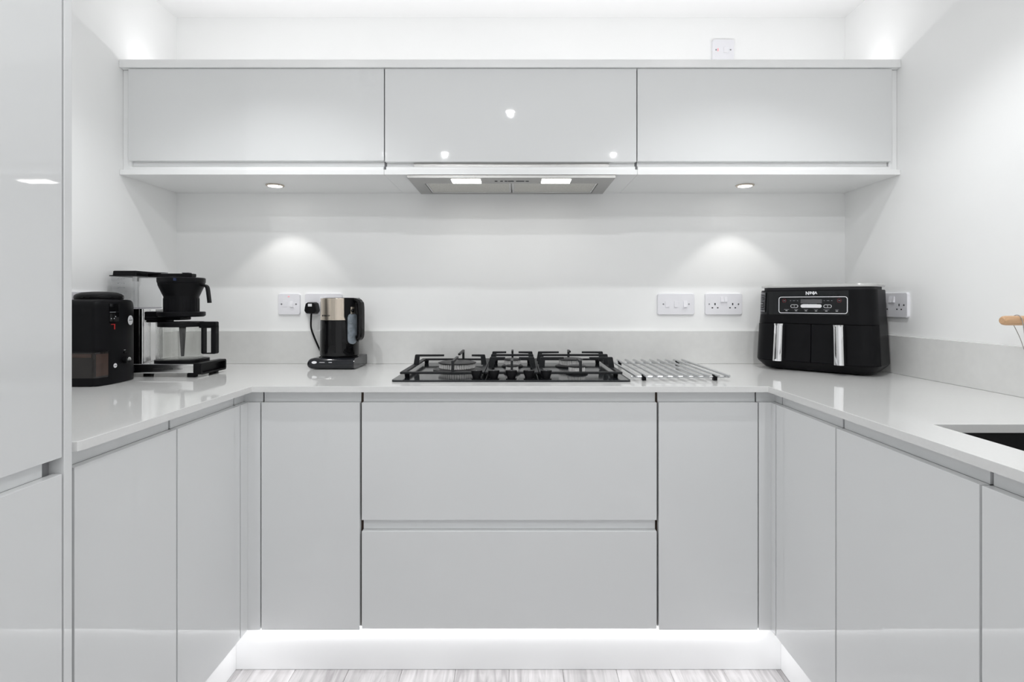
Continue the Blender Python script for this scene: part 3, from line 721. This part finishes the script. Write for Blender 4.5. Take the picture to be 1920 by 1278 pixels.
t.part('bin_seam', wrap(path2[:]+[(-1.2495, 1.69)], 0.0012, 1.0035, 1.006, 0.003), 'black')
t.part('slot', wrap([(-1.2488, 1.688), (-1.2485, 1.71), (-1.2485, 1.727)], 0.0006, 1.090, 1.150, 0.003), 'blackgloss')
t.part('level_mark', wrap([(-1.2488, 1.688), (-1.2485, 1.712)], 0.0011, 1.123, 1.1245, 0.001), 'mark')
for yy, zz in ((1.694, 1.104), (1.706, 1.104), (1.712, 1.110)):
    b = BM(); box(b, -1.2490, yy-0.0012, zz-0.0012, -1.2473, yy+0.0012, zz+0.0012); t.part('level_dot', b, 'white')
b = BM(); box(b, -1.2490, 1.694, 1.085, -1.2473, 1.710, 1.0868); box(b, -1.2490, 1.7065, 1.070, -1.2473, 1.7095, 1.0855); t.part('pointer', b, 'red')
ROTX = Matrix.Rotation(PI/2, 4, 'Y')
def disc(x, y, z, r, ang, th=0.0012, n=28):
    bm = BM(); lathe(bm, [(0, 0), (r, 0), (r, th), (0, th)], 0, 0, n, T(x, y, z) @ Matrix.Rotation(R_(ang), 4, 'Z') @ ROTX); return bm
dk = t.part('badge', disc(-1.2487, 1.711, 0.957, 0.0070, 0), 'white')
b = BM(); box(b, -1.2476, 1.7066, 0.9562, -1.2471, 1.7154, 0.9580); t.part('badge_print', b, 'print', parent=dk, smooth=0)
dk = t.part('badge', disc(-1.2547, 1.787, 1.096, 0.0155, 11), 'white')
b = BM(); box(b, -0.0002, -0.0105, -0.0010, 0.0003, 0.0105, 0.0012); box(b, -0.0002, -0.0016, 0.0050, 0.0003, 0.0016, 0.0085); b.transform(T(-1.2536, 1.7873, 1.096) @ Matrix.Rotation(R_(11), 4, 'Z')); t.part('badge_print', b, 'print', parent=dk, smooth=0)
b = BM(); lathe(b, [(0.011, 0), (0.011, 0.008), (0.0095, 0.013), (0, 0.013)], 0, 0, 24, T(-1.2492, 1.752, 0.971) @ ROTX); kn = t.part('timer_knob', b, 'black')
t.part('knob_cap', disc(-1.2363, 1.752, 0.971, 0.0085, 0, 0.0035), 'chrome', parent=kn)
b = BM(); box(b, -1.2505, 1.748, 0.992, -1.2455, 1.760, 0.9975, 0.001); t.part('power_button', b, 'blackgloss')
b = BM(); box(b, -1.2505, 1.751, 1.0015, -1.2485, 1.757, 1.0025); t.part('power_mark', b, 'white')

# ------------------------------------------------------------------ filter coffee maker
t = Thing('filter_coffee_maker', 'aluminium and black filter coffee maker with a clear water tank in the left corner', 'coffee maker', (-1.22, 1.93, WT))
cx, cy = -1.1745, 1.93
b = BM(); box(b, -1.372, 1.856, 0.912, -1.086, 2.006, 0.9455, 0.006, 3); base = t.part('base', b, 'alu')
b = text_bm('MOCCAMASTER', 0.0062, T(-1.1922, 1.8557, 0.9285) @ FRONT, 0.0003, 0.0001, sx=1.52)
t.part('lettering', b, 'print', parent=base, smooth=0)
b = text_bm('/ SELECT', 0.0046, T(-1.1365, 1.8557, 0.9285) @ FRONT, 0.0003, 0.0, sx=1.15)
t.part('lettering', b, 'print', parent=base, smooth=0)
b = BM(); box(b, -1.310, 1.8538, 0.921, -1.290, 1.8575, 0.937, 0.001); sw = t.part('switch', b, 'black')
b = BM(); box(b, -1.3015, 1.8532, 0.9275, -1.2965, 1.8542, 0.9325, 0.0003); t.part('switch_mark', b, 'white', parent=sw)
# black end grip: plate with raised rim
b = BM(); box(b, -1.088, 1.851, 0.9095, -1.076, 2.011, 0.9475, 0.002); grip = t.part('end_cap', b, 'black')
b = BM()
ro, ri = rrect(0.162, 0.0385, 0.008, 5, 1.931, 0.9285), rrect(0.147, 0.0265, 0.004, 5, 1.931, 0.9285)
t_ = bmesh.new()
A = [[t_.verts.new((xx, p[0], p[1])) for p in pp] for xx, pp in ((-1.0765, ro), (-1.0600, ro), (-1.0600, ri), (-1.0765, ri))]
for q in range(4):
    P1, P2 = A[q], A[(q+1) % 4]
    for i in range(len(ro)):
        j = (i+1) % len(ro); t_.faces.new((P1[i], P1[j], P2[j], P2[i]))
join(b, t_); t.part('end_rim', b, 'black', parent=grip)
for fx, fy in ((-1.098, 1.866), (-1.098, 1.997), (-1.335, 1.866), (-1.335, 1.997)):
    b = BM(); box(b, fx-0.013, fy-0.011, WT+0.0004, fx+0.013, fy+0.011, 0.9135, 0.002); t.part('foot', b, 'black', parent=base)
b = BM(); prism(b, rrect(0.152, 0.140, 0.045, 8, -1.172, 1.932), 0.9458, 0.9555, 'z', 0.001); hp = t.part('hotplate', b, 'black')
b = BM(); lathe(b, [(0, 0.9556), (0.060, 0.9556), (0.060, 0.9566), (0, 0.9566)], -1.165, 1.932, 40); t.part('hotplate_disc', b, 'cap', parent=hp)
# tower
b = BM(); box(b, -1.375, 1.893, 0.946, -1.3012, 2.010, 1.131, 0.002); t.part('tower_back', b, 'blackgloss')
b = BM(); box(b, -1.3008, 1.892, 0.946, -1.2855, 2.011, 1.131, 0.005, 3, lambda e: abs(e.verts[0].co.z-e.verts[1].co.z) > 0.1); tw = t.part('tower', b, 'alu')
for k_ in range(7):
    yy = 1.8975+k_*0.0055
    b = BM(); box(b, -1.2858, yy, 0.948, -1.2838, yy+0.0030, 1.129, 0.0007, 1); t.part('rib', b, 'alu', parent=tw)
for k_ in range(7):
    yy = 1.962+k_*0.0055
    b = BM(); box(b, -1.2858, yy, 0.948, -1.2838, yy+0.0030, 1.129, 0.0007, 1); t.part('rib', b, 'alu', parent=tw)
# tank: thin clear walls
def frust(z, e): return (-1.384-e, 1.870-e, -1.2905+e*0.4, 2.014+e*0.5)
b = BM()
zz = [(1.134, 0.0-0.004), (1.243, 0.002)]
lo = frust(*[zz[0][0], zz[0][1]]); hi = frust(zz[1][0], zz[1][1])
def ringr(f, ins, z):
    return [(x, y, z) for x, y in rrect(f[2]-f[0]-2*ins, f[3]-f[1]-2*ins, 0.012-ins, 4, (f[0]+f[2])/2, (f[1]+f[3])/2)]
loft(b, [ringr(lo, 0.002, 1.137), ringr(lo, 0.0, 1.134), ringr(lo, 0, 1.1345), ringr(hi, 0.0, 1.243), ringr(hi, 0.002, 1.243), ringr(lo, 0.0022, 1.1375)], cap0=True, cap1=True)
tank = t.part('water_tank', b, 'clear')
b = BM(); loft(b, [ringr(lo, -0.001, 1.1315), ringr(lo, -0.001, 1.1365)]); t.part('tank_floor', b, 'tankfloor', parent=tank)
b = BM(); tube(b, [(-1.304, 1.884, 1.138), (-1.304, 1.884, 1.232)], 0.009, 16); t.part('riser', b, 'clear', parent=tank)
b = BM(); tube(b, [(-1.304, 1.884, 1.226), (-1.304, 1.884, 1.2425)], 0.0095, 16); t.part('riser_cap', b, 'fryertop', parent=tank)
for k_, z_ in enumerate((1.235, 1.219, 1.203, 1.185, 1.167)):
    b = BM(); box(b, -1.344, 1.8668, z_-0.0004, -1.338, 1.8675, z_+0.0004); box(b, -1.333, 1.8668, z_-0.0012, -1.3305, 1.8675, z_+0.0012); box(b, -1.354, 1.8668, z_-0.0012, -1.350, 1.8675, z_+0.0012)
    t.part('level_mark', b, 'mark', parent=tank)
# tank lid
b = BM()
loft(b, [ringr(hi, -0.003, 1.2434), ringr(hi, -0.003, 1.2465), ringr(hi, 0.007, 1.2475), ringr(hi, 0.0085, 1.261), ringr(hi, 0.011, 1.2625)]); tl = t.part('tank_lid', b, 'black')
b = BM(); prism(b, [(-1.290, 1.885), (-1.228, 1.925), (-1.228, 1.940), (-1.290, 1.985)], 1.254, 1.2585, 'z', 0.0008); t.part('lid_tab', b, 'black', parent=tl)
# outlet arm and basket
b = BM(); box(b, -1.284, cy-0.014, 1.2425, -1.13, cy+0.014, 1.2545, 0.002); arm = t.part('outlet_arm', b, 'black')
b = BM(); box(b, -1.250, cy-0.012, 1.2545, -1.165, cy+0.012, 1.2556, 0.0004); t.part('arm_strip', b, 'fryertop', parent=arm)
b = BM(); box(b, -1.168, cy-0.010, 1.2545, -1.144, cy+0.010, 1.2580, 0.001); t.part('arm_knob', b, 'black', parent=arm)
b = BM(); lathe(b, [(0.071, 1.2225), (0.0735, 1.2225), (0.0745, 1.226), (0.0745, 1.238), (0.072, 1.2405), (0.05, 1.2418), (0, 1.2420)], cx, cy, 48); bl = t.part('basket_lid', b, 'black')
b = BM(); box(b, cx+0.020, cy-0.0802, 1.227, cx+0.028, cy-0.0745, 1.236, 0.0006); t.part('lid_print', b, 'blue', parent=bl)
b = BM(); lathe(b, [(0.020, 1.100), (0.030, 1.106), (0.0545, 1.107), (0.0545, 1.174), (0.0565, 1.178), (0.071, 1.212), (0.0728, 1.222), (0.066, 1.222)], cx, cy, 48); bk = t.part('filter_basket', b, 'black')
for k_ in range(26):
    a = 2*PI*k_/26
    b = BM(); box(b, -0.0015, -0.0015, 1.109, 0.0015, 0.0015, 1.168, 0.0004, 1); b.transform(T(cx+0.0540*math.cos(a), cy+0.0540*math.sin(a), 0) @ Matrix.Rotation(a, 4, 'Z')); t.part('rib', b, 'black', parent=bk)
# basket handle
b = BM(); hp_ = smoothpath([(0.062, 0, 1.214), (0.079, 0, 1.2135), (0.089, 0, 1.209), (0.093, 0, 1.196), (0.0985, 0, 1.152)], 5)
b = BM(); rings = []
for i, p in enumerate(hp_):
    d = (hp_[min(i+1, len(hp_)-1)]-hp_[max(i-1, 0)]).normalized(); nrm = Vector((-d.z, 0, d.x))
    rings.append([Vector((cx, cy, 0)) + p + nrm*v + Vector((0, u, 0)) for u, v in rrect(0.018, 0.0085, 0.003, 3)])
loft(b, rings); t.part('basket_handle', b, 'black', parent=bk)
# carrier
b = BM(); box(b, -1.2835, cy-0.034, 1.092, -1.16, cy+0.034, 1.1035, 0.003); box(b, -1.2835, cy-0.024, 1.084, -1.215, cy+0.024, 1.096, 0.003)
lathe(b, [(0.0, 1.1035), (0.069, 1.1035), (0.0745, 1.1075), (0.0745, 1.119), (0.072, 1.121), (0.0565, 1.121), (0.0565, 1.1065), (0.0, 1.1065)], cx, cy, 48)
box(b, -1.285, cy-0.030, 1.098, -1.225, cy+0.030, 1.122, 0.003)
t.part('basket_carrier', b, 'black')

# carafe: lifts off, a thing of its own
t = Thing('glass_carafe', 'glass coffee carafe with a black lid and handle on the hotplate', 'carafe', (-1.1715, 1.93, 0.9567))
gb = 0.9570
b = BM()
prof = [(r_*0.962, z_) for r_, z_ in [(0.0, gb), (0.066, gb), (0.071, gb+0.004), (0.0735, gb+0.014), (0.0735, gb+0.085), (0.0725, gb+0.103), (0.069, gb+0.113), (0.0675, gb+0.113), (0.071, gb+0.102), (0.0718, gb+0.085), (0.0718, gb+0.014), (0.069, gb+0.0055), (0.064, gb+0.003), (0, gb+0.003)]]
lathe(b, prof, cx, cy, 56, cap=False); t.part('glass_jug', b, 'glass')
b = BM(); lathe(b, [(0.0705, 1.069), (0.0722, 1.070), (0.0722, 1.083), (0.070, 1.0858), (0.04, 1.0865), (0.0, 1.0865)], cx, cy, 48); ld = t.part('carafe_lid', b, 'black')
b = BM(); tube(b, [(cx+0.006, cy-0.004, 1.083), (cx+0.006, cy-0.004, 1.04), (cx+0.006, cy-0.004, 0.965)], [0.0115, 0.0095, 0.0050], 16); t.part('mixing_tube', b, 'black', parent=ld)
b = BM()
box(b, cx+0.066, cy-0.0125, 1.064, cx+0.126, cy+0.0125, 1.0865, 0.004)
hd = t.part('handle', b, 'black')
b = BM(); box(b, cx+0.0752, cy-0.0125, 0.975, cx+0.0830, cy+0.0125, 1.070, 0.002); t.part('handle_inner', b, 'black', parent=hd)
b = BM(); box(b, cx+0.1090, cy-0.0125, 0.975, cx+0.1260, cy+0.0125, 1.074, 0.003); t.part('handle_grip', b, 'black', parent=hd)
b = BM(); box(b, cx+0.0790, cy-0.0125, 0.9735, cx+0.1230, cy+0.0125, 0.9765, 0.0008); t.part('handle_foot', b, 'black', parent=hd)

# ------------------------------------------------------------------ air fryer, turned 45 degrees in the right corner
fc = (1.146, 2.057, WT)
t = Thing('air_fryer', 'large black two-drawer air fryer with chrome handles in the right corner', 'air fryer', fc, R_(-45.3))
FW, FD, FRD = 0.400, 0.212, 0.055
def FP(nm, bm, m, par=None, label=None, smooth=35): return t.part(nm, bm, m, par, world=False, label=label, smooth=smooth)
def fring(z, s, dy=0.0, ins=0.0, front=0.0):
    return [(x*s, y*s+dy+(front if (y < -FD/2+FRD*0.78 and abs(x) < 0.1965) else 0.0), z) for x, y in rrect(FW-2*ins, FD-2*ins, FRD-ins*0.6, 8)]
b = BM()
loft(b, [fring(0.0055, 1, 0, 0.021), fring(0.0075, 1, 0, 0.018), fring(0.030, 1.035, 0, 0.002), fring(0.036, 1.038), fring(0.0362, 1.038, 0, 0, 0.007), fring(0.1768, 1.005, 0, 0, 0.007), fring(0.177, 1.005), fring(0.178, 1.004), fring(0.205, 0.990), fring(0.2955, 0.972), fring(0.299, 0.965)])
FP('body', b, 'black')
for sx in (-0.13, 0.13):
    for sy in (-0.05, 0.05):
        b = BM(); lathe(b, [(0.012, 0.0004), (0.014, 0.004), (0.014, 0.008)], sx, sy, 16); FP('foot', b, 'dark')
b = BM(); loft(b, [fring(0.2992, 0.95, 0, 0.006), fring(0.3085, 0.95, 0, 0.006)]); FP('lid_gap', b, 'dark')
b = BM(); loft(b, [fring(0.3087, 0.962, 0, 0.0), fring(0.3110, 0.968), fring(0.3160, 0.968), fring(0.3195, 0.955), fring(0.3205, 0.90)]); FP('lid_top', b, 'fryertop')
# wrapped shells following the body outline
def fpath(s, off, x_from, x_to):
    """front outline from x_from to x_to (left to right, unscaled), offset outwards, then scaled by s"""
    w2, d2, r = FW/2, FD/2, FRD
    out = []
    for i in range(13):
        a = R_(180+90*i/12); out.append((math.cos(a), math.sin(a), -w2+r, -d2+r, r))
    for k_ in range(1, 24): out.append((0, -1, -w2+r+(2*w2-2*r)*k_/24, -d2, 0))
    for i in range(13):
        a = R_(270+90*i/12); out.append((math.cos(a), math.sin(a), w2-r, -d2+r, r))
    res = [p for p in out if x_from <= p[2]+p[0]*p[4] <= x_to]
    if x_from > -w2+r: res = [(0, -1, x_from, -d2, 0)] + [p for p in res if p[2] > x_from+1e-4 or p[4] > 0]
    if x_to < w2-r: res = [p for p in res if p[2]+p[0]*p[4] < x_to-1e-4] + [(0, -1, x_to, -d2, 0)]
    return [((cx_+nx*r_)*s+nx*off, (cy_+ny*r_)*s+ny*off) for nx, ny, cx_, cy_, r_ in res]
def shell(z0, s0, z1, s1, off, x0, x1, th=0.004):
    bm = BM(); rings = []
    for z, s in ((z0, s0), (z1, s1)):
        o_ = fpath(s, off, x0, x1); i_ = fpath(s, off-th, x0, x1)
        n = min(len(o_), len(i_)); o_, i_ = o_[:n], i_[:n]
        rings.append([(x, y, z) for x, y in o_]+[(x, y, z) for x, y in reversed(i_)])
    if len(rings[0]) != len(rings[1]):
        n = min(len(rings[0]), len(rings[1]))//2
        rings = [r[:n]+r[len(r)-n:] for r in rings]
    loft(bm, rings); return bm
def hot(bm): return bm
d1 = FP('drawer', shell(0.0375, 1.038, 0.1740, 1.005, 0.0012, -0.1975, -0.0018, 0.0075), 'black', label='left drawer')
d2 = FP('drawer', shell(0.0375, 1.038, 0.1740, 1.005, 0.0012, 0.0018, 0.1975, 0.0075), 'black', label='right drawer')
for dd, hx in ((d1, -0.102), (d2, 0.093)):
    b = BM(); rings = []
    for z, f, hx, q_ in ((0.037, 1.0, hx*1.045, -0.0035), (0.168, 0.97, hx*1.005, 0.0), (0.172, 1.03, hx*1.003, 0.0), (0.1755, 1.05, hx, 0.0)):
        rings.append([(hx+x*f, q_-FD/2-0.0025-0.024+ (y*f), z) for x, y in [(0.017*math.cos(R_(a)), -0.013*math.sin(R_(a))) for a in range(0, 181, 15)]] + [(hx-0.017*f, -FD/2-0.0125, z), (hx+0.017*f, -FD/2-0.0125, z)])
    loft(b, rings); h_ = FP('handle', b, 'chrome', dd, 'chrome drawer handle')
    b = BM(); box(b, hx-0.010, -FD/2-0.022, 0.06, hx+0.010, -FD/2-0.0015, 0.165, 0.002); FP('handle_mount', b, 'black', dd)
FP('front_fascia', shell(0.208, 0.987, 0.2950, 0.971, 0.0012, -0.195, 0.122), 'panelglass')
pn_tilt = Matrix.Translation((0, 0, 0))
# control panel lies on the slightly leaning fascia
slope = math.atan((FD/2*(0.987-0.971))/(0.2950-0.208))
PFm = T(0, -FD/2*0.987-0.0014, 0.208) @ Matrix.Rotation(-slope, 4, 'X')       # local x right, z up the fascia from its foot
def onp(bm): bm.transform(PFm); return bm
b = BM(); t_ = bmesh.new()
ro, ri = rrect(0.229, 0.061, 0.009, 5, 0.0015, 0.036), rrect(0.2245, 0.0565, 0.007, 5, 0.0015, 0.036)
A = [[t_.verts.new((p[0], yy, p[1])) for p in pp] for yy, pp in ((0.0, ro), (-0.0012, ro), (-0.0012, ri), (0.0, ri))]
for q in range(4):
    P1, P2 = A[q], A[(q+1) % 4]
    for i in range(len(ro)):
        j = (i+1) % len(ro); t_.faces.new((P1[i], P1[j], P2[j], P2[i]))
join(b, t_); frm = FP('panel_outline', onp(b), 'white')
def pbox(nm, x0, z0, x1, z1, m, th=0.0006): 
    b = BM(); box(b, x0, -th, z0, x1, 0.0001, z1); return FP(nm, onp(b), m, frm)
pbox('display', -0.036, 0.0425, 0.034, 0.057, 'display')
b = BM(); prism(b, rrect(0.070, 0.0125, 0.0061, 6, -0.001, 0.0325), -0.0007, 0.0001, 'y'); FP('start_button', onp(b), 'white', frm)
b = BM(); 
pbox('button_print', -0.028, 0.0398, -0.009, 0.0408, 'mark'); pbox('button_print', -0.007, 0.0398, 0.018, 0.0408, 'mark')
for bx, dg in ((-0.058, '1'), (0.053, '2')):
    t_ = bmesh.new(); ro, ri = rrect(0.026, 0.0115, 0.0056, 5, bx, 0.0320), rrect(0.0236, 0.0091, 0.0045, 5, bx, 0.0320)
    A = [[t_.verts.new((p[0], yy, p[1])) for p in pp] for yy, pp in ((0.0, ro), (-0.0006, ro), (-0.0006, ri), (0.0, ri))]
    for q in range(4):
        P1, P2 = A[q], A[(q+1) % 4]
        for i in range(len(ro)):
            j = (i+1) % len(ro); t_.faces.new((P1[i], P1[j], P2[j], P2[i]))
    b = BM(); join(b, t_); zb_ = FP('zone_button', onp(b), 'white', frm)
    b = text_bm(dg, 0.0075, T(bx, -0.0005, 0.0320) @ FRONT, 0.0001); FP('zone_digit', onp(b), 'white', zb_ if False else frm)
for i, wd in enumerate((0.017, 0.013, 0.013, 0.013, 0.019, 0.010)):
    bx = -0.085 + 0.0335*i
    pbox('function_print', bx-wd/2, 0.0190, bx+wd/2, 0.0202, 'mark'); pbox('function_light', bx-0.0035, 0.0140, bx+0.0035, 0.0156, 'white')
for bx in (-0.093, 0.090):
    b = BM(); t_ = bmesh.new(); lathe(b, [(0.0068, 0), (0.0068, 0.0006), (0.0056, 0.0006), (0.0056, 0)], 0, 0, 24, T(bx, 0, 0.0520) @ FRONT, cap=False); FP('power_ring', onp(b), 'dimred', frm)
    pbox('power_print', bx-0.0035, 0.0512, bx+0.0035, 0.0526, 'mark')
for bx in (-0.071, 0.042):
    for k_, ww in ((0, 0.004), (0.012, 0.008), (0.024, 0.004)):
        pbox('arrow', bx+k_-ww/2, 0.0512, bx+k_+ww/2, 0.0526, 'mark')
b = text_bm('N', 0.0165, T(-0.0135, -0.0006, 0.0785) @ FRONT, 0.0002, 0.0006, sx=0.95)
join(b, text_bm('INJA', 0.0125, T(0.0060, -0.0006, 0.0798) @ FRONT, 0.0002, 0.0006, sx=1.05))
FP('lettering', onp(b), 'white', None, 'white NINJA lettering', 0)
# sticker on the rounded left corner
st = FP('sticker', shell(0.216, 0.9855, 0.292, 0.9715, 0.0016, -0.196, -0.166, 0.002), 'panelglass')
for zz_, x0_, x1_ in ((0.288, -0.193, -0.170), (0.2835, -0.194, -0.168), (0.276, -0.1935, -0.172), (0.266, -0.1935, -0.176), (0.258, -0.1935, -0.170), (0.248, -0.194, -0.177), (0.238, -0.1945, -0.174), (0.228, -0.1945, -0.171), (0.220, -0.1948, -0.168)):
    s_ = 0.987-0.016*(zz_-0.208)/0.087
    FP('sticker_print', shell(zz_, s_, zz_+0.0014, s_, 0.0021, x0_, x1_, 0.002), 'mark' if zz_ not in (0.288, 0.220, 0.248) else 'white', st)

# ------------------------------------------------------------------ wooden peg on the right wall with a hanging cord
t = Thing('wall_peg', 'round pale wood peg sticking out of the right wall above the sink', 'peg', (XR, 1.42, 1.107))
b = BM(); tube(b, [(1.259, 1.42, 1.107), (1.2600, 1.42, 1.107), (1.2635, 1.42, 1.107), (1.270, 1.42, 1.107), (XR-0.0004, 1.42, 1.107)], [0.006, 0.0085, 0.0112, 0.0124, 0.0126], 28); t.part('dowel', b, 'wood')
b = BM(); tube(b, [(XR-0.006, 1.42, 1.107), (XR-0.0004, 1.42, 1.107)], 0.018, 28); t.part('rose', b, 'wood')
b = BM()
p_ = smoothpath([(1.334, 1.42, 0.975), (1.3145, 1.4115, 1.045), (1.3000, 1.4055, 1.107), (1.2995, 1.42, 1.1215), (1.3000, 1.4345, 1.107), (1.318, 1.431, 1.06), (1.334, 1.425, 1.0), (1.341, 1.42, 0.975), (1.339, 1.42, 0.965), (1.334, 1.42, 0.975)], 6)
tube(b, p_, 0.0010, 8); single('cord_loop', b, 'cord', 'thin grey cord loop hanging from the wooden peg on the right wall', 'cord', (1.3, 1.42, 0.965))
